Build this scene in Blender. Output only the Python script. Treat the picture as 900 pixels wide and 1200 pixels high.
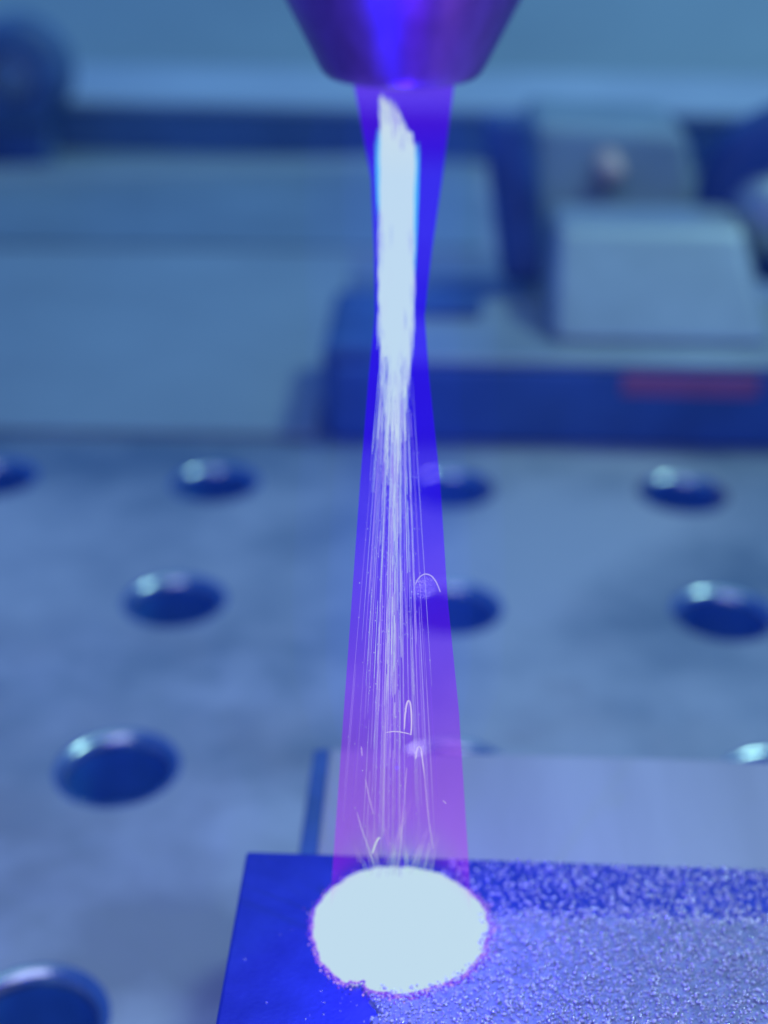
import bpy, bmesh, math, random
import numpy as np
from mathutils import Vector, Matrix

for o in list(bpy.data.objects):
    bpy.data.objects.remove(o)
S = bpy.context.scene
COL = S.collection
rnd = random.Random(7)
rng = np.random.default_rng(11)
MM = 0.001

# ------------------------------------------------------------------ camera
YAW, PITCH, ROLL = -0.03826, 0.47369, 0.00521
fwd = Vector((math.sin(YAW) * math.cos(PITCH), math.cos(YAW) * math.cos(PITCH), -math.sin(PITCH)))
right = Vector((math.cos(YAW), -math.sin(YAW), 0))
up = right.cross(fwd)
r2 = right * math.cos(ROLL) + up * math.sin(ROLL)
u2 = up * math.cos(ROLL) - right * math.sin(ROLL)
cd = bpy.data.cameras.new('camera')
cam = bpy.data.objects.new('camera', cd)
COL.objects.link(cam)
M = Matrix((r2, u2, -fwd)).transposed().to_4x4()
M.translation = Vector((0.09597, -0.26859, 0.13156))
cam.matrix_world = M
cd.sensor_fit = 'VERTICAL'
cd.sensor_height = 36
cd.lens = 36 * 1615.4 / 1200
cd.clip_start = 0.005
cd.clip_end = 20
cd.dof.use_dof = True
cd.dof.focus_distance = 0.115
cd.dof.aperture_fstop = cd.lens / 3.2        # a 3.2 mm wide aperture
S.camera = cam

# ------------------------------------------------------------------ world and lamps
W = bpy.data.worlds.new('World')
S.world = W
W.use_nodes = True
bg = W.node_tree.nodes['Background']
bg.inputs[0].default_value = (0.004, 0.085, 0.62, 1)
bg.inputs[1].default_value = 0.86


def lamp(name, kind, loc, color, energy, size=None, target=None, size_y=None):
    d = bpy.data.lights.new(name, kind)
    d.color = color
    d.energy = energy
    if kind == 'AREA':
        d.size = size
        if size_y:
            d.shape = 'RECTANGLE'
            d.size_y = size_y
    else:
        d.shadow_soft_size = size or 0
    o = bpy.data.objects.new(name, d)
    COL.objects.link(o)
    o.location = loc
    if target is not None:
        o.rotation_euler = (Vector(target) - Vector(loc)).to_track_quat('-Z', 'Y').to_euler()
    return o


lamp('ceiling_panel', 'AREA', (0.20, 0.10, 1.25), (0.54, 1.0, 0.80), 1.8, 0.9, (0.12, 0.0, 0))
lamp('machine_lamp', 'AREA', (0.65, 0.25, 1.10), (0.53, 0.98, 0.82), 4.9, 0.18, (0.10, 0.0, 0))
# scattered laser light: two small sources inside the beam and one at the spot
lamp('beam_light_low', 'POINT', (0.0945, -0.1745, 0.054), (0.04, 0.02, 1.0), 0.022)
lamp('beam_light_high', 'POINT', (0.0960, -0.1730, 0.070), (0.10, 0.04, 1.0), 0.020)
# added fill lamp above the view, brightening the plate and nearby table
lamp('lavender_fill', 'AREA', (0.075, -0.235, 0.185), (0.46, 0.46, 0.66), 0.25, 0.16, (0.075, -0.13, 0.0))
# added lamps out of view, imitating light bounced up onto the nozzle
lamp('nozzle_fill_blue', 'AREA', (0.077, -0.232, 0.050), (0.01, 0.02, 1.0), 0.016, 0.026, (0.0936, -0.1707, 0.12))
lamp('nozzle_fill_violet', 'AREA', (0.111, -0.232, 0.050), (0.20, 0.02, 1.0), 0.006, 0.030, (0.0936, -0.1707, 0.12))
lamp('nozzle_fill_mauve', 'AREA', (0.150, -0.215, 0.060), (0.50, 0.45, 0.80), 0.004, 0.020, (0.0936, -0.1707, 0.12))

S.view_settings.view_transform = 'Standard'
S.view_settings.look = 'None'
S.view_settings.exposure = 0
S.view_settings.gamma = 1
S.render.engine = 'CYCLES'
S.cycles.use_denoising = True
S.cycles.max_bounces = 8
S.cycles.transparent_max_bounces = 24


# ------------------------------------------------------------------ helpers
def lin(r, g, b):
    f = lambda c: (c / 255 / 12.92) if c / 255 <= 0.04045 else ((c / 255 + 0.055) / 1.055) ** 2.4
    return (f(r), f(g), f(b), 1)


def nodes(m):
    m.use_nodes = True
    return m.node_tree.nodes, m.node_tree.links


def surface(name, color, rough=0.5, metal=0.0, var=0.12, scale=60.0, bump=0.0, bump_scale=400.0, streak=None, color2=None, lo=0.35, hi=0.65):
    """plain surface with procedural mottling, wear in the gloss and fine relief"""
    m = bpy.data.materials.new(name)
    n, l = nodes(m)
    b = n['Principled BSDF']
    tc = n.new('ShaderNodeTexCoord')
    mp = n.new('ShaderNodeMapping')
    if streak:
        mp.inputs['Scale'].default_value = streak
    l.new(tc.outputs['Object'], mp.inputs[0])
    nz = n.new('ShaderNodeTexNoise')
    nz.inputs['Scale'].default_value = scale
    nz.inputs['Detail'].default_value = 6
    nz.inputs['Roughness'].default_value = 0.6
    l.new(mp.outputs[0], nz.inputs['Vector'])
    rp = n.new('ShaderNodeValToRGB')
    rp.color_ramp.elements[0].position = lo
    rp.color_ramp.elements[1].position = hi
    c2 = color2 or tuple(c * (1 + var) for c in color[:3])
    c1 = color if color2 else tuple(c * (1 - var) for c in color[:3])
    rp.color_ramp.elements[0].color = (*c1[:3], 1)
    rp.color_ramp.elements[1].color = (*c2[:3], 1)
    l.new(nz.outputs[0], rp.inputs[0])
    l.new(rp.outputs[0], b.inputs['Base Color'])
    mr = n.new('ShaderNodeMapRange')
    mr.inputs['To Min'].default_value = max(0.03, rough - 0.08)
    mr.inputs['To Max'].default_value = rough + 0.08
    l.new(nz.outputs[0], mr.inputs['Value'])
    l.new(mr.outputs[0], b.inputs['Roughness'])
    b.inputs['Metallic'].default_value = metal
    if bump:
        n2 = n.new('ShaderNodeTexNoise')
        n2.inputs['Scale'].default_value = bump_scale
        n2.inputs['Detail'].default_value = 4
        l.new(mp.outputs[0], n2.inputs['Vector'])
        bp = n.new('ShaderNodeBump')
        bp.inputs['Strength'].default_value = bump
        bp.inputs['Distance'].default_value = 0.0002
        l.new(n2.outputs[0], bp.inputs['Height'])
        l.new(bp.outputs[0], b.inputs['Normal'])
    return m


def glow(name, color, strength=1.0, alpha=1.0, tint=(1, 1, 1), sample=False):
    m = bpy.data.materials.new(name)
    n, l = nodes(m)
    n.remove(n['Principled BSDF'])
    e = n.new('ShaderNodeEmission')
    e.inputs[0].default_value = (*color[:3], 1)
    e.inputs[1].default_value = strength
    out = n['Material Output']
    if alpha < 1:
        t = n.new('ShaderNodeBsdfTransparent')
        t.inputs[0].default_value = (*tint, 1)
        mx = n.new('ShaderNodeMixShader')
        mx.inputs[0].default_value = alpha
        l.new(t.outputs[0], mx.inputs[1])
        l.new(e.outputs[0], mx.inputs[2])
        l.new(mx.outputs[0], out.inputs[0])
    else:
        l.new(e.outputs[0], out.inputs[0])
    if not sample:
        m.cycles.emission_sampling = 'NONE'
    return m


def link(name, me, mat, parent=None, smooth=False):
    if mat is not None:
        for x in (mat if isinstance(mat, (list, tuple)) else [mat]):
            me.materials.append(x)
    if smooth:
        me.polygons.foreach_set('use_smooth', [True] * len(me.polygons))
    o = bpy.data.objects.new(name, me)
    COL.objects.link(o)
    if parent is not None:
        o.parent = parent
    return o


def pydata(name, v, f, mat, parent=None, smooth=False):
    me = bpy.data.meshes.new(name)
    me.from_pydata(v, [], f)
    me.update()
    return link(name, me, mat, parent, smooth)


def from_bm(name, bm, mat, parent=None, smooth=False):
    me = bpy.data.meshes.new(name)
    bm.normal_update()
    bm.to_mesh(me)
    bm.free()
    return link(name, me, mat, parent, smooth)


def hull_box(name, pts, mat, parent=None, bevel=0.0, seg=3, taper=None):
    """box from 8 corners (bottom ccw, then top ccw) with rounded edges"""
    bm = bmesh.new()
    vs = [bm.verts.new(p) for p in pts]
    for q in ((3, 2, 1, 0), (4, 5, 6, 7), (0, 1, 5, 4), (1, 2, 6, 5), (2, 3, 7, 6), (3, 0, 4, 7)):
        bm.faces.new([vs[i] for i in q])
    if bevel:
        bmesh.ops.bevel(bm, geom=bm.edges[:], offset=bevel, segments=seg, profile=0.5, affect='EDGES')
    return from_bm(name, bm, mat, parent, smooth=False)


def box(name, x0, x1, y0, y1, z0, z1, mat, parent=None, bevel=0.0, seg=3):
    return hull_box(name, [(x0, y0, z0), (x1, y0, z0), (x1, y1, z0), (x0, y1, z0),
                           (x0, y0, z1), (x1, y0, z1), (x1, y1, z1), (x0, y1, z1)], mat, parent, bevel, seg)


def lathe(name, prof, mat, parent=None, n=64, center=(0, 0, 0), axis='Z', smooth=True, close_bottom=False, close_top=False):
    v, f = [], []
    for (r, z) in prof:
        for k in range(n):
            a = 2 * math.pi * k / n
            p = (r * math.cos(a), r * math.sin(a), z)
            if axis == 'Y':
                p = (p[0], p[2], p[1])
            v.append((p[0] + center[0], p[1] + center[1], p[2] + center[2]))
    for i in range(len(prof) - 1):
        for k in range(n):
            a, b = i * n + k, i * n + (k + 1) % n
            f.append((a, b, b + n, a + n))
    if close_bottom:
        f.append(tuple(range(n - 1, -1, -1)))
    if close_top:
        f.append(tuple(range((len(prof) - 1) * n, len(prof) * n)))
    return pydata(name, v, f, mat, parent, smooth)


def tube_data(pts, rad, n=5):
    """verts and faces of a thin tapered tube"""
    v, f = [], []
    P = [Vector(p) for p in pts]
    for i, p in enumerate(P):
        d = (P[min(i + 1, len(P) - 1)] - P[max(i - 1, 0)]).normalized()
        s = d.cross(Vector((0, 1, 0.01)))
        s = s.normalized() if s.length > 1e-6 else Vector((1, 0, 0))
        t = d.cross(s)
        for k in range(n):
            a = 2 * math.pi * k / n
            v.append(tuple(p + (s * math.cos(a) + t * math.sin(a)) * rad[i]))
    for i in range(len(P) - 1):
        for k in range(n):
            a, b = i * n + k, i * n + (k + 1) % n
            f.append((a, b, b + n, a + n))
    f.append(tuple(range(n - 1, -1, -1)))
    f.append(tuple(range((len(P) - 1) * n, len(P) * n)))
    return v, f


class Batch:
    def __init__(self):
        self.v, self.f, self.m = [], [], []

    def add(self, v, f, mi=0):
        o = len(self.v)
        self.v += v
        self.f += [tuple(i + o for i in q) for q in f]
        self.m += [mi] * len(f)

    def build(self, name, mats, parent=None, smooth=False):
        o = pydata(name, self.v, self.f, mats, parent, smooth)
        o.data.polygons.foreach_set('material_index', self.m)
        return o


def tag(o, label, cat=None, group=None, kind=None):
    if label:
        o['label'] = label
    if cat:
        o['category'] = cat
    if group:
        o['group'] = group
    if kind:
        o['kind'] = kind
    return o


def empty(name, loc):
    o = bpy.data.objects.new(name, None)
    COL.objects.link(o)
    o.location = loc
    o.empty_display_size = 0.01
    return o


def under(root, *objs):
    """parent meshes written in world coordinates to a root without moving them"""
    for o in objs:
        o.parent = root
        o.matrix_parent_inverse = Matrix.Translation(root.location).inverted()


# ------------------------------------------------------------------ materials
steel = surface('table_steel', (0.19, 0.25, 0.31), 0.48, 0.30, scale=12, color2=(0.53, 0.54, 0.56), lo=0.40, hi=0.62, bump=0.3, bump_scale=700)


def add_pale_patch(m, center, radius, color):
    """paler colour round the work piece, broken up by noise"""
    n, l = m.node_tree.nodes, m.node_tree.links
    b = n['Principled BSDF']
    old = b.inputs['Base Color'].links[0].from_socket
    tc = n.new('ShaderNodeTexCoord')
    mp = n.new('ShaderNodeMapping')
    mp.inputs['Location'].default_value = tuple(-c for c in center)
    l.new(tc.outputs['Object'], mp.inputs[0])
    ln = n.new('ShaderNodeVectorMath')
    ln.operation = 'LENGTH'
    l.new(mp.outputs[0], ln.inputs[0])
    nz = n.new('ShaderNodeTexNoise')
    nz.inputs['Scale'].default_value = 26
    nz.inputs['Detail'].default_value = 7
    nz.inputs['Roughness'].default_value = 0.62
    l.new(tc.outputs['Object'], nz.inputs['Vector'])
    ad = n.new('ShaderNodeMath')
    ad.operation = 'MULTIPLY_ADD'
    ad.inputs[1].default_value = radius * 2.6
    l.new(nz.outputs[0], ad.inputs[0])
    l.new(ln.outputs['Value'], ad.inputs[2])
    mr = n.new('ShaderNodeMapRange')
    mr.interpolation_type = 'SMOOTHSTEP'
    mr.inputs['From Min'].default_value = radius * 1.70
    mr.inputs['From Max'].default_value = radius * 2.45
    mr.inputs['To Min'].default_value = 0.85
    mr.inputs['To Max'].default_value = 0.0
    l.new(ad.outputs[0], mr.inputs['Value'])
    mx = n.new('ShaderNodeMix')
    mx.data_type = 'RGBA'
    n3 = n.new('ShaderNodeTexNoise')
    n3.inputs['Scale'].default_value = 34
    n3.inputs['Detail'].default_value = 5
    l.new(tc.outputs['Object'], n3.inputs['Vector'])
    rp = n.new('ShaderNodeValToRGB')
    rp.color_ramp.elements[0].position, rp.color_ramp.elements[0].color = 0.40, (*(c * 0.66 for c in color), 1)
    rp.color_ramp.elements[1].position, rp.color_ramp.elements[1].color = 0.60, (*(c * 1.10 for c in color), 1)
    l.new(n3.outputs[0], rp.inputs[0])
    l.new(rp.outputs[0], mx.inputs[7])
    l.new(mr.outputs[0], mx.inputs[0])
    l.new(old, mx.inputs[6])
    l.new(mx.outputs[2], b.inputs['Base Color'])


add_pale_patch(steel, (0.075, -0.150, 0), 0.095, (0.56, 0.55, 0.59))  # table colour made paler round the work piece
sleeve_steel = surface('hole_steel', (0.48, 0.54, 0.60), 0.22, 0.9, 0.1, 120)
hole_shade = surface('hole_shade_blue', (0.04, 0.18, 0.48), 0.6, 0.0, 0.1, 120)  # blue shade inside the holes, put into the wall colour
cover_paint = surface('cover_paint', (0.36, 0.42, 0.43), 0.5, 0.1, 0.12, 9)
rail_front_shade = surface('rail_shade_tone', (0.15, 0.26, 0.38), 0.5, 0.0, 0.2, 20)  # shaded front of the pale rail, painted as a darker tone
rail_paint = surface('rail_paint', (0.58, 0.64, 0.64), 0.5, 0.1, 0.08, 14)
far_paint = surface('far_panel_paint', (0.36, 0.44, 0.42), 0.55, 0.0, 0.08, 6)
dark_paint = surface('blue_cast_paint', (0.05, 0.14, 0.36), 0.5, 0.0, 0.15, 50)  # blue cast of the light mixed into the dark paint
rubber = surface('blue_cast_plastic', (0.05, 0.12, 0.29), 0.6, 0.0, 0.2, 80)  # same blue cast mixed into the dark plastic
vise_light = surface('ground_steel', (0.43, 0.48, 0.48), 0.42, 0.3, 0.1, 40, bump=0.1)
vise_blue = surface('grey_blue_casting', (0.30, 0.38, 0.40), 0.55, 0.0, 0.1, 50, bump=0.2)
red_paint = surface('red_strip', (0.52, 0.14, 0.26), 0.5, 0.0, 0.1, 90)
orange = surface('orange_cap', (0.80, 0.55, 0.42), 0.4, 0.0, 0.1, 90)
block_steel = surface('riser_steel', (0.52, 0.51, 0.53), 0.5, 0.2, 0.14, 40, bump=0.25, bump_scale=300, streak=(1, 0.15, 1))
plate_steel = surface('blue_lit_steel', (0.08, 0.11, 0.56), 0.34, 0.75, 0.06, 250, bump=0.15, bump_scale=2500)  # blue of the laser light put into the steel's base colour
clad_steel = surface('clad_steel', (0.29, 0.31, 0.44), 0.6, 0.4, 0.25, 900, bump=0.8, bump_scale=3500)
copper = surface('violet_lit_copper', (0.36, 0.11, 0.62), 0.32, 1.0, 0.30, 260, bump=0.25, bump_scale=700, streak=(1, 1, 0.06))  # violet of the reflected laser light put into the metal's colour
WHITE = lin(192, 220, 238)
white_hot = glow('white_hot', WHITE, 1.0, sample=True)
powder_hot = glow('powder_white_hot', (0.84, 1.66, 0.66), 1.0)

# ------------------------------------------------------------------ the setting: table with its grid of holes
GX, GY, PITCHM, HR, HO = range(-3, 9), range(0, 6), 0.05, 0.0078, 0.0097
NSEG = 48
v, f = [], []


def quad(x0, x1, y0, y1, z=0.0):
    o = len(v)
    v.extend([(x0, y0, z), (x1, y0, z), (x1, y1, z), (x0, y1, z)])
    f.append((o, o + 1, o + 2, o + 3))


for i in GX:
    for j in GY:
        cx, cy, h = i * PITCHM, -j * PITCHM, PITCHM / 2
        ox = -0.0012 if i == 1 else 0.0
        o = len(v)
        for k in range(NSEG):
            a = 2 * math.pi * k / NSEG
            c, s = math.cos(a), math.sin(a)
            v.append((cx + ox + HO * c, cy + HO * s, 0))
            q = h / max(abs(c), abs(s))
            v.append((cx + q * c, cy + q * s, 0))
        for k in range(NSEG):
            a, b = o + 2 * k, o + 2 * ((k + 1) % NSEG)
            f.append((a, a + 1, b + 1, b))
xa, xb, ya, yb = GX[0] * PITCHM - 0.025, GX[-1] * PITCHM + 0.025, -GY[-1] * PITCHM - 0.025, 0.025
quad(-0.9, xa, -0.5, 0.9)
quad(xb, 1.1, -0.5, 0.9)
quad(xa, xb, -0.5, ya)
quad(xa, xb, yb, 0.9)
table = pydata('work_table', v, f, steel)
tag(table, 'grey steel work table with a square grid of round holes', kind='structure')

prof = [(HO, 0.0)]
fr = HO - HR
for k in range(1, 9):
    a = math.pi / 2 * k / 8
    prof.append((HO - fr * math.sin(a), -fr * (1 - math.cos(a))))
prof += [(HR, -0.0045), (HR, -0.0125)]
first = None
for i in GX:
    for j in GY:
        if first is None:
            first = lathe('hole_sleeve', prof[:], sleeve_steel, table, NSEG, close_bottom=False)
            first.data.materials.append(hole_shade)
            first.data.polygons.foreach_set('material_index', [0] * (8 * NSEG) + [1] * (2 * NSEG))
            ho = first
        else:
            ho = first.copy()
            COL.objects.link(ho)
            ho.parent = table
        ho.location = (i * PITCHM - (0.0012 if i == 1 else 0), -j * PITCHM, 0)
pydata('table_underside', [(-0.9, -0.5, -0.0127), (1.1, -0.5, -0.0127), (1.1, 0.9, -0.0127), (-0.9, 0.9, -0.0127)], [(0, 1, 2, 3)], hole_shade, table)

# ------------------------------------------------------------------ far things, all out of focus
cover = hull_box('cover_sheet', [(-0.45, 0.0205, 0.0), (0.069, 0.0240, 0.0), (0.069, 0.172, 0.0), (-0.45, 0.160, 0.0),
                                 (-0.45, 0.0205, 0.0018), (0.069, 0.0240, 0.0018), (0.069, 0.172, 0.0018), (-0.45, 0.160, 0.0018)], cover_paint, None, 0.0005, 2)
tag(cover, 'smooth thin sheet lying on the table behind the left holes', 'sheet')

bed_paint = surface('bed_paint', (0.27, 0.34, 0.38), 0.55, 0.1, 0.15, 12)
hull_box('rear_bed_plate', [(-0.50, 0.170, 0.0004), (0.112, 0.178, 0.0004), (0.112, 0.345, 0.0004), (-0.50, 0.345, 0.0004),
                            (-0.50, 0.170, 0.0012), (0.112, 0.178, 0.0012), (0.112, 0.345, 0.0012), (-0.50, 0.345, 0.0012)], bed_paint, table, 0.0003, 1)
strip = hull_box('guide_strip', [(-0.25, 0.207, 0), (0.075, 0.291, 0), (0.075, 0.303, 0), (-0.25, 0.235, 0),
                                 (-0.25, 0.210, 0.006), (0.075, 0.293, 0.004), (0.075, 0.301, 0.004), (-0.25, 0.233, 0.006)], cover_paint, None, 0.001, 2)
tag(strip, 'low slanting grey strip behind the sheet on the left', 'strip')

rail = empty('rear_rail', (0.1, 0.35, 0))
tag(rail, 'long pale rail running across the back of the table', 'rail')
r_a = box('rail_body', -0.60, 0.90, 0.313, 0.392, 0.0, 0.0195, rail_front_shade, None, 0.001, 2)
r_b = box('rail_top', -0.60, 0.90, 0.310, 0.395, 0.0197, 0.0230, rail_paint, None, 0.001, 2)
under(rail, r_a, r_b)
rail.rotation_euler.z = math.radians(-2.2)
rail.location.y -= 0.006

far = hull_box('sloping_panel', [(-0.85, 0.420, 0), (1.05, 0.420, 0), (1.05, 0.90, 0), (-0.85, 0.90, 0),
                                 (-0.85, 0.425, 0.006), (1.05, 0.425, 0.006), (1.05, 0.90, 0.115), (-0.85, 0.90, 0.115)], far_paint, None, 0.0015, 2)
tag(far, 'pale sloping machine panel filling the top of the picture', 'panel')

hazed_plastic = surface('hazed_plastic', (0.10, 0.18, 0.32), 0.6, 0.0, 0.2, 80)  # dark plastic lightened to imitate haze at a distance
knob = empty('clamp_knob', (-0.070, 0.28, 0))
tag(knob, 'dark round clamp knob on a bracket at the far left', 'knob')
k_a = lathe('knob_rim', [(0.0095, 0.271), (0.0178, 0.2715), (0.0206, 0.275), (0.0206, 0.291), (0.018, 0.295), (0.004, 0.295)], hazed_plastic, None, 40, (-0.0690, 0, 0.0385), 'Y')
k_b = lathe('knob_face', [(0.0002, 0.2735), (0.0092, 0.2725), (0.0102, 0.274)], cover_paint, None, 32, (-0.0690, 0, 0.0385), 'Y')
k_c = box('bracket', -0.086, -0.059, 0.277, 0.291, 0.0, 0.034, hazed_plastic, None, 0.002, 2)
under(knob, k_a, k_b, k_c)

# the vise on the right
vise = empty('machine_vise', (0.13, 0.05, 0))
tag(vise, 'grey machine vise with dark front and red strip at the back right', 'vise')
v1 = box('base', 0.0725, 0.330, 0.0237, 0.069, 0.0, 0.0185, dark_paint, None, 0.0015, 3)
v2 = box('end_cap', 0.0705, 0.0850, 0.0250, 0.0675, 0.0, 0.0225, rubber, None, 0.002, 3)
v3 = box('top_plate', 0.0853, 0.330, 0.0245, 0.069, 0.0187, 0.0205, vise_light, None, 0.0007, 2)
v4 = box('slot_cover', 0.0900, 0.1075, 0.0520, 0.0660, 0.0206, 0.0230, rubber, None, 0.001, 2)
v5 = box('red_strip', 0.1385, 0.1690, 0.0228, 0.0236, 0.0132, 0.0182, red_paint, None, 0.0002, 1)
v6 = hull_box('jaw', [(0.1225, 0.034, 0.0206), (0.1745, 0.034, 0.0206), (0.1745, 0.078, 0.0206), (0.1225, 0.078, 0.0206),
                      (0.1240, 0.056, 0.0430), (0.1690, 0.056, 0.0430), (0.1690, 0.078, 0.0430), (0.1240, 0.078, 0.0430)], vise_light, None, 0.003, 4)
v7 = hull_box('housing', [(0.1200, 0.082, 0.0), (0.1760, 0.082, 0.0), (0.1760, 0.150, 0.0), (0.1200, 0.150, 0.0),
                          (0.1205, 0.108, 0.0570), (0.1620, 0.108, 0.0550), (0.1620, 0.150, 0.0540), (0.1205, 0.150, 0.0560)], vise_blue, None, 0.004, 4)
v8 = lathe('indicator_cap', [(0.0002, 0.0845), (0.0018, 0.0850), (0.0031, 0.0864), (0.0037, 0.0885), (0.0037, 0.108)], orange, None, 28, (0.1410, 0.006, 0.0465), 'Y')
v9 = hull_box('lever', [(0.1130, 0.078, 0.0206), (0.1265, 0.078, 0.0206), (0.1265, 0.088, 0.0206), (0.1130, 0.088, 0.0206),
                        (0.1065, 0.086, 0.0620), (0.1185, 0.086, 0.0620), (0.1185, 0.094, 0.0620), (0.1065, 0.094, 0.0620)], rubber, None, 0.003, 3)
v10 = lathe('handwheel', [(0.0090, 0.0800), (0.0150, 0.0790), (0.0215, 0.0800), (0.0235, 0.0840), (0.0215, 0.0900), (0.0100, 0.0910)], rubber, None, 48, (0.1850, 0, 0.0440), 'Y')
v11 = lathe('hub', [(0.0002, 0.0690), (0.0040, 0.0700), (0.0075, 0.0725), (0.0098, 0.0765), (0.0105, 0.0800), (0.0105, 0.0890)], vise_light, None, 40, (0.1795, 0, 0.0400), 'Y')
under(vise, v1, v2, v3, v4, v5, v6, v7, v8, v9, v10, v11)

# ------------------------------------------------------------------ riser block and the work piece on it
riser = empty('riser_block', (0.11, -0.17, 0))
tag(riser, 'pale steel block on the table, supporting the plate under the beam', 'block')
bx0, bx1, by0, by1, bz, ch = 0.0818, 0.155, -0.212, -0.1322, 0.029, 0.0032
rv = [(bx0, by0, 0), (bx1, by0, 0), (bx1, by1, 0), (bx0, by1, 0),
      (bx0, by0, bz - ch), (bx0, by1, bz - ch), (bx0 + ch * 0.8, by0, bz), (bx0 + ch * 0.8, by1, bz), (bx1, by0, bz), (bx1, by1, bz)]
bm = bmesh.new()
bv = [bm.verts.new(p) for p in rv]
for q in ((3, 2, 1, 0), (0, 4, 5, 3)[::-1], (4, 6, 7, 5)[::-1], (6, 8, 9, 7), (1, 2, 9, 8), (0, 1, 8, 6, 4), (2, 3, 5, 7, 9)):
    bm.faces.new([bv[i] for i in q])
bmesh.ops.recalc_face_normals(bm, faces=bm.faces[:])
bmesh.ops.bevel(bm, geom=bm.edges[:], offset=0.0004, segments=2, profile=0.5, affect='EDGES')
blk = from_bm('block_body', bm, block_steel)
edge = hull_box('edge_shade_strip', [(bx0 - 0.0004, by0 + 0.002, bz - ch - 0.004), (bx0 - 0.0002, by0 + 0.002, bz - ch - 0.004), (bx0 - 0.0002, by1 - 0.0006, bz - ch - 0.004), (bx0 - 0.0004, by1 - 0.0006, bz - ch - 0.004),  # shade on the block's left chamfer, added as a dark strip
                                    (bx0 + 0.0006, by0 + 0.002, bz + 0.0002), (bx0 + 0.0026, by0 + 0.002, bz + 0.0004), (bx0 + 0.0026, by1 - 0.0006, bz + 0.0004), (bx0 + 0.0006, by1 - 0.0006, bz + 0.0002)], rubber, None, 0.0001, 1)
under(riser, blk, edge)

ZS = 0.037
plate = empty('substrate_plate', (0.11, -0.185, 0.029))
tag(plate, 'flat steel plate with powder on it, lit blue under the beam', 'plate')
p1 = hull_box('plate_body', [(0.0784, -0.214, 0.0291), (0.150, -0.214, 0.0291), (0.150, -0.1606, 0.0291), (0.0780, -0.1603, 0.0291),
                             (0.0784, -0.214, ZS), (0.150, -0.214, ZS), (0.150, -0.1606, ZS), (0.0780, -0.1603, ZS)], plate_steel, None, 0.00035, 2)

# the layer already built up on the plate: a low ragged slab
LAY = 0.0004


def layer_back(x):
    return -0.16845 + 0.00025 * math.sin(x * 2600) + 0.00018 * math.sin(x * 7100 + 1) + 0.0002 * math.sin(x * 900)


def layer_left(y):
    return 0.0918 + 0.0004 * math.sin(y * 1900) + 0.0003 * math.sin(y * 5200 + 2)


outline = [(layer_left(y), y) for y in np.linspace(-0.2135, -0.1720, 60)]
outline += [(x, layer_back(x)) for x in np.linspace(0.0925, 0.1495, 110)]
outline += [(0.1495, -0.2135)]
nv = len(outline)
lv = [(x, y, ZS + 0.00002) for x, y in outline] + [(x + (0.0003 if k < 60 else 0), y - (0.0004 if k >= 60 and k < nv - 1 else 0), ZS + LAY) for k, (x, y) in enumerate(outline)]
lf = [tuple(range(nv, 2 * nv))[::-1]] + [(k, (k + 1) % nv, nv + (k + 1) % nv, nv + k) for k in range(nv)]
p2 = pydata('clad_layer', lv, lf, clad_steel)
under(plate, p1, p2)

# ------------------------------------------------------------------ powder grains
ICO = bmesh.new()
bmesh.ops.create_icosphere(ICO, subdivisions=1, radius=1)
IV = np.array([w.co[:] for w in ICO.verts])
ICO.verts.index_update()
IF = np.array([[w.index for w in q.verts] for q in ICO.faces])
ICO.free()


def grains(name, pos, rad, mat, shade):
    n = len(pos)
    V = IV[None] * (1 + 0.28 * rng.standard_normal((n, len(IV), 1))) * (rad[:, None, None] * (1 + 0.25 * rng.standard_normal((n, 1, 3))))
    V = (V + pos[:, None, :]).reshape(-1, 3)
    F = (IF[None] + (np.arange(n) * len(IV))[:, None, None]).reshape(-1, 3)
    me = bpy.data.meshes.new(name)
    me.vertices.add(len(V))
    me.vertices.foreach_set('co', V.astype(np.float32).ravel())
    me.loops.add(F.size)
    me.loops.foreach_set('vertex_index', F.astype(np.int32).ravel())
    me.polygons.add(len(F))
    me.polygons.foreach_set('loop_start', (np.arange(len(F)) * 3).astype(np.int32))
    me.update(calc_edges=True)
    at = me.attributes.new('tone', 'FLOAT', 'POINT')
    at.data.foreach_set('value', np.repeat(shade, len(IV)).astype(np.float32))
    me.validate()
    return link(name, me, mat)


def powder_material():
    m = bpy.data.materials.new('metal_powder')
    n, l = nodes(m)
    b = n['Principled BSDF']
    a = n.new('ShaderNodeAttribute')
    a.attribute_name = 'tone'
    rp = n.new('ShaderNodeValToRGB')
    rp.color_ramp.elements[0].color = (0.50, 0.49, 0.53, 1)
    rp.color_ramp.elements[1].color = (0.95, 0.93, 0.95, 1)
    l.new(a.outputs['Fac'], rp.inputs[0])
    l.new(rp.outputs[0], b.inputs['Base Color'])
    gt = n.new('ShaderNodeMath')
    gt.operation = 'GREATER_THAN'
    gt.inputs[1].default_value = 0.62
    l.new(a.outputs['Fac'], gt.inputs[0])
    ml = n.new('ShaderNodeMath')
    ml.operation = 'MULTIPLY'
    ml.inputs[1].default_value = 0.85
    l.new(gt.outputs[0], ml.inputs[0])
    l.new(ml.outputs[0], b.inputs['Metallic'])
    b.inputs['Roughness'].default_value = 0.22
    return m


powder = powder_material()
PX, PY, PR = 0.0939, -0.1707, 0.00818


def pool_radius(a):
    r = PR * (1 + 0.010 * math.sin(3 * a + 1) + 0.008 * math.sin(7 * a) + 0.008 * math.sin(17 * a + 2) + 0.006 * math.sin(31 * a))
    d = (a - (-1.98) + math.pi) % (2 * math.pi) - math.pi      # a bite out of the near edge
    r *= 1 - 0.10 * math.exp(-(d / 0.045) ** 2)
    d = (a - (-1.15) + math.pi) % (2 * math.pi) - math.pi
    return r * (1 - 0.04 * math.exp(-(d / 0.04) ** 2))


pos, rad = [], []


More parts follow.
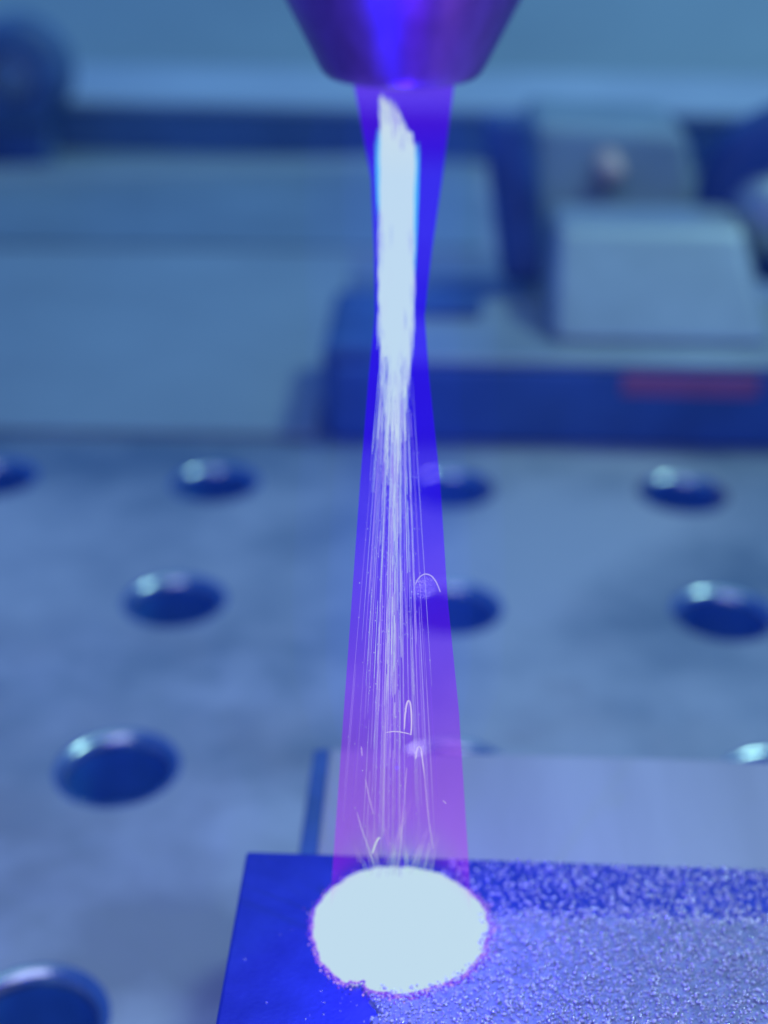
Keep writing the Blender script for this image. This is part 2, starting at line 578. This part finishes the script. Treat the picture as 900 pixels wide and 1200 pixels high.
def drop(x, y, z, r):
    if math.hypot(x - PX, y - PY) < PR * 0.93:
        return
    pos.append((x, y, z + r * 0.55))
    rad.append(r)


# dense on the built-up layer, in clumps
for _ in range(14500):
    x, y = rnd.uniform(0.0915, 0.138), rnd.uniform(-0.192, -0.1684)
    if y > layer_back(x) - 0.0002 or x < layer_left(y) + 0.0001:
        continue
    r = 0.00005 + 0.00013 * rnd.random() ** 1.9
    drop(x, y, ZS + LAY + (rnd.random() ** 3) * 0.00020, r)
# looser on the bare strip behind it, thinning out towards the beam
for _ in range(9000):
    x, y = rnd.uniform(0.098, 0.138), rnd.uniform(-0.1690, -0.1606)
    t = (x - 0.098) / 0.02
    near = max(0.0, 1 - abs(y - layer_back(x)) / 0.0016)
    if rnd.random() > 0.16 + 0.26 * min(1, t) + 0.6 * near:
        continue
    drop(x, y, ZS, 0.00006 + 0.00012 * rnd.random() ** 1.6)
# stray specks on the clean left part
for _ in range(300):
    x, y = rnd.uniform(0.0785, 0.0925), rnd.uniform(-0.195, -0.1608)
    w = 0.05 + 0.95 * math.exp(-((x - 0.0925) ** 2) / (2 * 0.004 ** 2)) * (1 if y < -0.178 else 0.06)
    if rnd.random() > w:
        continue
    drop(x, y, ZS, 0.00004 + 0.00005 * rnd.random())
pos, rad = np.array(pos), np.array(rad)
gr = grains('metal_powder', pos, rad, powder, rng.random(len(pos)))
tag(gr, 'fine metal powder scattered over the plate right of the spot', 'powder', kind='stuff')

# ------------------------------------------------------------------ glowing spot
spot = empty('laser_spot', (PX, PY, ZS))
tag(spot, 'blazing white round laser spot on the plate', 'laser spot')
v, f = [], []
NS, NR = 240, 10
for i in range(NR + 1):
    t = i / NR
    for k in range(NS):
        a = 2 * math.pi * k / NS
        r = pool_radius(a) * (1.0 if i >= NR - 1 else 0.02 + 0.98 * (i / (NR - 1)))
        z = ZS + (0.00002 if i == NR else 0.00052 + 0.0002 * (1 - t ** 2.5))
        v.append((PX + r * math.cos(a), PY + r * math.sin(a), z))
for i in range(NR):
    for k in range(NS):
        a, b = i * NS + k, i * NS + (k + 1) % NS
        f.append((a, a + NS, b + NS, b))
f.append(tuple(range(NS)))
s1 = pydata('melt_pool', v, f, white_hot, None, True)
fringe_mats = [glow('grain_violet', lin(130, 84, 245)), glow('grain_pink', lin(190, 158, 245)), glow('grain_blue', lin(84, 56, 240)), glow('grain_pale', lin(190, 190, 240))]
bt = Batch()
IVl = [Vector(p) for p in IV]
IFl = [tuple(int(i) for i in q) for q in IF]
for _ in range(4200):
    a = rnd.uniform(0, 2 * math.pi)
    g = abs(rnd.gauss(0, 1))
    side = 1.0 + 0.5 * max(0, math.cos(a + 0.7))
    d = g * 0.00034 * side - 0.00020
    r = pool_radius(a) + d
    s = 0.00004 + 0.00008 * rnd.random()
    base = ZS + (LAY if (math.cos(a + 0.75) > 0.2) else 0)
    p = Vector((PX + r * math.cos(a), PY + r * math.sin(a), base + s * 0.6))
    bt.add([tuple(p + w * s * rnd.uniform(0.8, 1.2)) for w in IVl], IFl, rnd.choice((0, 1, 1, 3)) if g < 0.9 else rnd.choice((0, 0, 1, 2)))
s2 = bt.build('glowing_grains', fringe_mats)
s2['kind'] = 'stuff'
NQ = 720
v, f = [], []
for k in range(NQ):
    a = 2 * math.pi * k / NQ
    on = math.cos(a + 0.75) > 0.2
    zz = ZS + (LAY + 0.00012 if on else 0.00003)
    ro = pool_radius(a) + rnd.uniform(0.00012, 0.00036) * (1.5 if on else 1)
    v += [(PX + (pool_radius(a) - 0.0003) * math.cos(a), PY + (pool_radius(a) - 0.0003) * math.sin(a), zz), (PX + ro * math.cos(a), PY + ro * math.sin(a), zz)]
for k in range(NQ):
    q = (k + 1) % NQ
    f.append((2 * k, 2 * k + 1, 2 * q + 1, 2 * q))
s3 = pydata('rim_glow', v, f, glow('rim_violet', lin(126, 74, 242), 1, 0.7))  # violet glow round the spot, added as an emissive ring
under(spot, s1, s2, s3)

# ------------------------------------------------------------------ nozzle
BX, BY = 0.0936, -0.1707
noz = empty('laser_nozzle', (BX, BY, 0.1150))
tag(noz, 'conical metal laser nozzle, violet in the laser light, hanging above the beam', 'nozzle')
TIP = 0.1150
npf = [(0.0036, TIP + 0.006), (0.0036, TIP + 0.0003), (0.0038, TIP), (0.0046, TIP), (0.0050, TIP + 0.00012), (0.00535, TIP + 0.00045), (0.00565, TIP + 0.0010)]
for k in range(1, 9):
    z = TIP + 0.0010 + 0.0045 * k
    npf.append((0.00565 + 0.00222 * k, z))
npf += [(0.0242, 0.1540), (0.0242, 0.2000)]
n1 = lathe('nozzle_cone', [(r * 1.03, z) for r, z in npf], copper, None, 128, (BX - 0.0003, BY, 0), 'Z')
under(noz, n1)

# ------------------------------------------------------------------ beam
beam = empty('laser_beam', (BX, BY, ZS))
tag(beam, 'violet blue laser beam narrowing below the nozzle and widening to the plate', 'laser beam')
shell = [(0.0370, 0.09396, 6.75), (0.0461, 0.09393, 6.16), (0.0622, 0.09381, 4.96), (0.0734, 0.09356, 3.95), (0.0840, 0.09349, 3.17),
         (0.0930, 0.0933, 2.30), (0.0978, 0.09332, 1.85), (0.1027, 0.0935, 2.10), (0.1079, 0.0937, 2.52), (0.1144, 0.09345, 3.44), (0.1165, 0.09345, 3.50)]


def beam_material():
    m = bpy.data.materials.new('beam_light')
    n, l = nodes(m)
    n.remove(n['Principled BSDF'])
    tc = n.new('ShaderNodeTexCoord')
    sp = n.new('ShaderNodeSeparateXYZ')
    l.new(tc.outputs['Object'], sp.inputs[0])
    mr = n.new('ShaderNodeMapRange')
    mr.inputs['From Min'].default_value = 0.037
    mr.inputs['From Max'].default_value = 0.1165
    l.new(sp.outputs['Z'], mr.inputs['Value'])
    rp = n.new('ShaderNodeValToRGB')
    e = rp.color_ramp.elements
    e[0].position, e[0].color = 0.0, (0.085, 0.0, 0.18, 1)
    e[1].position, e[1].color = 1.0, (0.050, 0.0, 0.24, 1)
    for p_, c_ in ((0.30, (0.045, 0.0, 0.21, 1)), (0.55, (0.010, 0.0, 0.29, 1)), (0.90, (0.012, 0.0, 0.31, 1))):
        q = e.new(p_)
        q.color = c_
    l.new(mr.outputs[0], rp.inputs[0])
    em = n.new('ShaderNodeEmission')
    l.new(rp.outputs[0], em.inputs[0])
    tr = n.new('ShaderNodeBsdfTransparent')
    # beam glow faded out near the plate, near side first, keeping the spot white
    ad_y = n.new('ShaderNodeMath')
    ad_y.operation = 'MULTIPLY_ADD'
    ad_y.inputs[1].default_value = 2.0
    ad_y.inputs[2].default_value = 2.0 * 0.1707
    l.new(sp.outputs['Y'], ad_y.inputs[0])
    sm = n.new('ShaderNodeMath')
    l.new(sp.outputs['Z'], sm.inputs[0])
    l.new(ad_y.outputs[0], sm.inputs[1])
    fd = n.new('ShaderNodeMapRange')
    fd.interpolation_type = 'SMOOTHSTEP'
    fd.inputs['From Min'].default_value = 0.037
    fd.inputs['From Max'].default_value = 0.046
    l.new(sm.outputs[0], fd.inputs['Value'])
    fz = n.new('ShaderNodeMapRange')
    fz.interpolation_type = 'SMOOTHSTEP'
    fz.inputs['From Min'].default_value = 0.0385
    fz.inputs['From Max'].default_value = 0.0425
    l.new(sp.outputs['Z'], fz.inputs['Value'])
    fm = n.new('ShaderNodeMath')
    fm.operation = 'MULTIPLY'
    l.new(fd.outputs[0], fm.inputs[0])
    l.new(fz.outputs[0], fm.inputs[1])
    l.new(fm.outputs[0], em.inputs[1])
    tm = n.new('ShaderNodeMix')
    tm.data_type = 'RGBA'
    tm.inputs[6].default_value = (1, 1, 1, 1)
    r2p = n.new('ShaderNodeValToRGB')
    r2p.color_ramp.elements[0].color = (0.97, 0.80, 0.82, 1)
    r2p.color_ramp.elements[1].color = (0.70, 0.46, 0.82, 1)
    for p_, c_ in ((0.35, (0.95, 0.60, 0.80, 1)), (0.58, (0.80, 0.52, 0.82, 1)), (0.72, (0.60, 0.42, 0.82, 1)), (0.90, (0.60, 0.42, 0.82, 1)), (0.96, (0.66, 0.44, 0.82, 1))):
        q = r2p.color_ramp.elements.new(p_)
        q.color = c_
    l.new(mr.outputs[0], r2p.inputs[0])
    l.new(r2p.outputs[0], tm.inputs[7])
    l.new(fm.outputs[0], tm.inputs[0])
    l.new(tm.outputs[2], tr.inputs[0])
    ad = n.new('ShaderNodeAddShader')
    l.new(em.outputs[0], ad.inputs[0])
    l.new(tr.outputs[0], ad.inputs[1])
    l.new(ad.outputs[0], n['Material Output'].inputs[0])
    m.cycles.emission_sampling = 'NONE'
    return m


v, f, NB = [], [], 72
for (z, x, r) in shell:
    for k in range(NB):
        a = 2 * math.pi * k / NB
        v.append((x + r * MM * math.cos(a), BY + r * MM * math.sin(a), z + (0.00003 if z == 0.037 else 0)))
for i in range(len(shell) - 1):
    for k in range(NB):
        a, b = i * NB + k, i * NB + (k + 1) % NB
        f.append((a, b, b + NB, a + NB))
b1 = pydata('beam_envelope', v, f, beam_material(), None, True)

# white powder jet: solid column under the nozzle, slanting ragged top, fraying out below
NC = 72
core_x = lambda z: 0.09300 + 0.0000 * z


def core_r(z):
    t = (z - 0.0885) / (0.0960 - 0.0885)
    r = 0.00128
    if z < 0.0972:
        r = 0.00070 + (0.00128 - 0.00070) * max(0, min(1, (z - 0.0905) / 0.0067))
    return r


tops, bots = [], []
for k in range(NC):
    a = 2 * math.pi * k / NC
    c = math.cos(a)
    tops.append(0.1118 - 0.0013 * c - 0.0004 * (c > 0.3) + rnd.uniform(-0.0005, 0.0004) * (1 + (k % 2)))
    bots.append(0.0966 + rnd.uniform(-0.0060, 0.0034) - (0.0020 if 18 > abs(k - 54) else 0))
v, f = [], []
LV = 30
for i in range(LV + 1):
    t = i / LV
    for k in range(NC):
        a = 2 * math.pi * k / NC
        z = bots[k] + (tops[k] - bots[k]) * t
        r = core_r(z) * (1 + 0.025 * math.sin(a * 5 + z * 900) + 0.015 * math.sin(a * 11 - z * 2100))
        if z > 0.109:
            r *= 1 - 0.10 * (z - 0.109) / 0.004
        v.append((0.09305 + (z - 0.1) * 0.0 + r * math.cos(a), BY + r * math.sin(a), z))
for i in range(LV):
    for k in range(NC):
        a, b = i * NC + k, i * NC + (k + 1) % NC
        f.append((a, b, b + NC, a + NC))
o = len(v)
v.append((0.09290, BY, 0.1114))
for k in range(NC):
    f.append((LV * NC + k, LV * NC + (k + 1) % NC, o))
b2 = pydata('powder_column', v, f, powder_hot, None, False)

# fine streaks of powder in flight
smat = [glow('streak_white', (0.52, 1.05, 0.66)), glow('streak_lavender', (0.48, 0.78, 0.70), 1, 0.85), glow('streak_violet', (0.40, 0.52, 0.70), 1, 0.6),
        glow('streak_faint', lin(130, 110, 240), 1, 0.28), glow('streak_cyan', (0.12, 1.2, 0.80), 1, 0.85), glow('streak_hot', (0.84, 1.60, 0.66))]
bt = Batch()


def jet_point(u, w, z):
    """a powder path: u, w in a unit disc; straight lines that leave the waist and spread"""
    s = 0.00108 + max(0, 0.0965 - z) * 0.084
    if z > 0.0965:
        s = 0.00125
    drift = -0.00018 * max(0, (0.0965 - z) / 0.05)
    return (0.09305 + drift + u * s, BY + w * s * 0.75, z)


for path in range(165):
    # one powder path: a fine line that dims on its way down, with brighter grains on it
    q = abs(rnd.gauss(0, 0.42))
    if q > 1.0:
        q = rnd.random()
    th = rnd.uniform(0, 2 * math.pi)
    u, w = q * math.cos(th), q * math.sin(th)
    z = rnd.uniform(0.0955, 0.0990) - (0.008 * rnd.random() if q > 0.5 else 0) - (0.028 * rnd.random() if rnd.random() < 0.25 else 0)
    zend = max(0.0490, z - (rnd.uniform(0.006, 0.016) if path % 3 else rnd.uniform(0.015, 0.046)))
    Rl = rnd.uniform(0.000013, 0.000034)
    bright = rnd.random()
    zt = rnd.gauss(0, 0.0035)
    while z > zend:
        ln = rnd.uniform(0.0015, 0.0045)
        if z > 0.0905 + zt:
            lvl = 5 if bright > 0.25 else 1
        elif z > 0.0775 + zt:
            lvl = 0 if bright > 0.55 else 1 if bright > 0.4 else 2
        elif z > 0.064 + zt:
            lvl = 0 if bright > 0.85 else 1 if bright > 0.5 else 2 if bright > 0.3 else 3
        else:
            lvl = 2 if bright > 0.6 else 3
        R = Rl * (1.25 if z > 0.089 else 1.0) * rnd.uniform(0.7, 1.25)
        a_, b_ = Vector(jet_point(u, w, z)), Vector(jet_point(u, w, z - ln))
        bt.add(*tube_data([a_, a_.lerp(b_, 0.3), a_.lerp(b_, 0.7), b_], [R * 0.6, R, R * rnd.uniform(0.6, 1.1), R * 0.6], 4), lvl)
        z -= ln * 0.97 + (rnd.random() * 0.003 if rnd.random() < 0.18 else 0)
# long faint lines all the way down
for _ in range(100):
    q = math.sqrt(rnd.random()) * 0.98
    th = rnd.uniform(0, 2 * math.pi)
    u, w = q * math.cos(th), q * math.sin(th)
    z0 = rnd.uniform(0.095, 0.062)
    z1 = max(0.0490, z0 - rnd.uniform(0.010, 0.035))
    R = rnd.uniform(0.000010, 0.000026)
    pts = [jet_point(u, w, z0 + (z1 - z0) * k / 6) for k in range(7)]
    bt.add(*tube_data(pts, [R * c for c in (0.3, 0.9, 1, 1, 0.9, 0.7, 0.3)], 4), rnd.choice((1, 2, 3, 3)))
# bright grains strung along the streaks
OCT = [Vector(p) for p in ((1, 0, 0), (-1, 0, 0), (0, 1, 0), (0, -1, 0), (0, 0, 1.5), (0, 0, -1.5))]
OCF = [(0, 2, 4), (2, 1, 4), (1, 3, 4), (3, 0, 4), (2, 0, 5), (1, 2, 5), (3, 1, 5), (0, 3, 5)]
for _ in range(1500):
    q = abs(rnd.gauss(0, 0.55))
    th = rnd.uniform(0, 2 * math.pi)
    z = 0.0985 - abs(rnd.gauss(0, 0.018)) if rnd.random() < 0.8 else rnd.uniform(0.048, 0.098)
    if z < 0.048 or q > 0.98:
        continue
    p = Vector(jet_point(q * math.cos(th), q * math.sin(th), z))
    s = rnd.uniform(0.000016, 0.000048)
    bt.add([tuple(p + w * s) for w in OCT], OCF, rnd.choice((0, 0, 0, 1, 1, 2)))
# feathered wisps at the top of the column
for _ in range(220):
    a = rnd.uniform(0, 2 * math.pi)
    c = math.cos(a)
    q = math.sqrt(rnd.random())
    x, y = 0.09300 + 0.00120 * q * c, BY + 0.00120 * q * math.sin(a)
    zt = 0.1118 - 0.0017 * q * c - 0.0008 * abs(q * c) + rnd.uniform(-0.0002, 0.0014)
    pts = [(x + 0.00012, y, zt - 0.0016), (x + 0.00004, y, zt - 0.0007), (x - 0.00010, y, zt)]
    bt.add(*tube_data(pts, [0.00007, 0.00005, 0.000008], 4), rnd.choice((5, 5, 0, 1)))
# cyan fringes either side
for sx in (-1, 1):
    for _ in range(26):
        z0 = rnd.uniform(0.1095, 0.1118) - (0.0012 if sx > 0 else 0)
        z1 = z0 - rnd.uniform(0.002, 0.0085 if sx > 0 else 0.006)
        x = 0.09305 + sx * rnd.uniform(0.00122, 0.00146)
        y = BY - rnd.uniform(0.0, 0.0005)
        bt.add(*tube_data([(x + sx * 0.00006, y, z0), (x, y, (z0 + z1) / 2), (x - sx * 0.00005, y, z1)], [0.00001, 0.00006, 0.00001], 4), 4)
# edges of the column burred with little hairs
for _ in range(150):
    sx = rnd.choice((-1, 1))
    z0 = rnd.uniform(0.090, 0.106)
    r = core_r(z0) * rnd.uniform(0.94, 1.06)
    a = rnd.gauss(0, 0.5)
    x, y = 0.09305 + sx * r * math.cos(a), BY - abs(r * math.sin(a))
    bt.add(*tube_data([(x, y, z0), (x + sx * 0.00003, y, z0 - 0.0008), (x + sx * 0.00008, y, z0 - 0.0018)], [0.00002, 0.00004, 0.00001], 4), rnd.choice((5, 0, 1)))
b3 = bt.build('powder_streaks', smat)
b3['kind'] = 'stuff'


def halo(name, grow, strength):
    m = bpy.data.materials.new(name)
    n, l = nodes(m)
    n.remove(n['Principled BSDF'])
    em = n.new('ShaderNodeEmission')
    em.inputs[0].default_value = (0.02, 0.06, 1, 1)
    em.inputs[1].default_value = strength
    l.new(em.outputs[0], n['Material Output'].inputs['Volume'])
    pr = [(0.0002, 0.0560)] + [((r * MM + grow) * k, z) for z, r, k in ((0.060, 5.0, 0.75), (0.066, 4.6, 0.92), (0.0734, 3.95, 1), (0.084, 3.2, 1), (0.093, 2.4, 1), (0.0978, 2.2, 1), (0.1045, 2.3, 1), (0.110, 2.8, 0.9), (0.1125, 3.0, 0.8))] + [(0.0002, 0.1140)]
    return lathe(name, pr, m, None, 64, (0.0935, BY, 0), 'Z')


b4 = halo('inner_glow', 0.0022, 5.0)
b5 = halo('outer_glow', 0.0050, 3.0)
under(beam, b1, b2, b3, b4, b5)

# ------------------------------------------------------------------ sparks that bounced out of line, each a trail of its own
trail_mat = glow('spark_trail', (0.60, 0.88, 0.75))
trail_dim = glow('spark_trail_dim', (0.48, 0.62, 0.72), 1, 0.6)
SPARKS = [
    ('small arched spark trail in front of the second right hole, highest of the arcs', [(0.09483, 0.07545), (0.0951, 0.07602), (0.09558, 0.07635), (0.09614, 0.07613), (0.09658, 0.07542), (0.09688, 0.07454)], 0.000045, 0),
    ('tall narrow hairpin spark trail in mid beam', [(0.09409, 0.06079), (0.09415, 0.0624), (0.09428, 0.06374), (0.09449, 0.0641), (0.09465, 0.06349), (0.09474, 0.06198), (0.09469, 0.06072)], 0.000075, 0),
    ('short flat spark trail crossing the foot of the tall hairpin', [(0.09254, 0.06092), (0.0932, 0.06112), (0.09394, 0.06105), (0.09476, 0.06081)], 0.000045, 0),
    ('small hairpin spark trail with a long right tail, below the tall one', [(0.0951, 0.05791), (0.09523, 0.05892), (0.09538, 0.0592), (0.09561, 0.05884), (0.0957, 0.05774), (0.09596, 0.05562)], 0.000055, 0),
    ('short bright tick of a spark rising left above the white spot', [(0.09137, 0.04702), (0.0916, 0.04803), (0.09191, 0.04893), (0.09206, 0.04903)], 0.000075, 0),
    ('thin spark trail slanting down to the left top edge of the white spot', [(0.09006, 0.05207), (0.09037, 0.05063), (0.09083, 0.04898), (0.09137, 0.04702), (0.09161, 0.04583)], 0.000045, 1),
    ('thin left spark trail starting level with the rear edge of the pale block', [(0.09076, 0.05562), (0.09106, 0.05355), (0.09144, 0.05164)], 0.000045, 1),
    ('long thin spark trail leaning right above the white spot', [(0.09587, 0.05664), (0.09605, 0.05468), (0.09635, 0.05134), (0.09688, 0.04794)], 0.000040, 1),
    ('tiny spark fleck at the right side of the lower beam', [(0.09759, 0.05379), (0.0979, 0.05351)], 0.000050, 1),
    ('long thin spark trail leaning left in the middle above the white spot', [(0.09436, 0.05696), (0.09418, 0.05319), (0.09393, 0.04782), (0.09364, 0.0453)], 0.000040, 1),
    ('tiny upright spark fleck at the left side of the lower beam', [(0.09039, 0.05885), (0.09046, 0.05793)], 0.000050, 1),
]
for k, (lab, pts, R, dim) in enumerate(SPARKS):
    P = [(x, BY - 0.0012 + 0.0004 * math.sin(k * 2.1 + i * 0.3), z) for i, (x, z) in enumerate(pts)]
    # round the path off
    for _ in range(2):
        Q = [P[0]]
        for a, b in zip(P[:-1], P[1:]):
            Q.append(tuple(0.75 * p + 0.25 * q for p, q in zip(a, b)))
            Q.append(tuple(0.25 * p + 0.75 * q for p, q in zip(a, b)))
        Q.append(P[-1])
        P = Q
    n_ = len(P)
    rr = [R * (0.35 + 0.65 * math.sin(math.pi * (i + 0.5) / n_) ** 0.5) for i in range(n_)]
    c0 = Vector(P[-1])
    vv, ff = tube_data(P, rr, 6)
    o = pydata('spark_trail', [tuple(Vector(p) - c0) for p in vv], ff, trail_dim if dim else trail_mat, None, True)
    o.location = c0
    tag(o, lab, 'spark', 'bounced sparks in the lower beam')
# spray of fine sparks just above the spot
bt = Batch()
for _ in range(46):
    a = rnd.uniform(-1, 1)
    x = 0.0932 + a * 0.0038
    y = PY + 0.0072 + rnd.uniform(-0.001, 0.0015)
    h = rnd.uniform(0.002, 0.010) * (1 - 0.4 * abs(a))
    lean = rnd.gauss(0, 0.18) + a * 0.15
    pts = [(x, y, ZS + 0.0008), (x + lean * h * 0.5, y, ZS + 0.0008 + h * 0.55), (x + lean * h * 1.1, y, ZS + 0.0008 + h)]
    bt.add(*tube_data(pts, [0.00004, 0.00003, 0.00001], 4), rnd.choice((0, 1, 2, 2)))
sp = bt.build('spark_spray', smat[1:4])
tag(sp, 'fine spray of sparks rising off the rear edge of the white spot', 'sparks', kind='stuff')
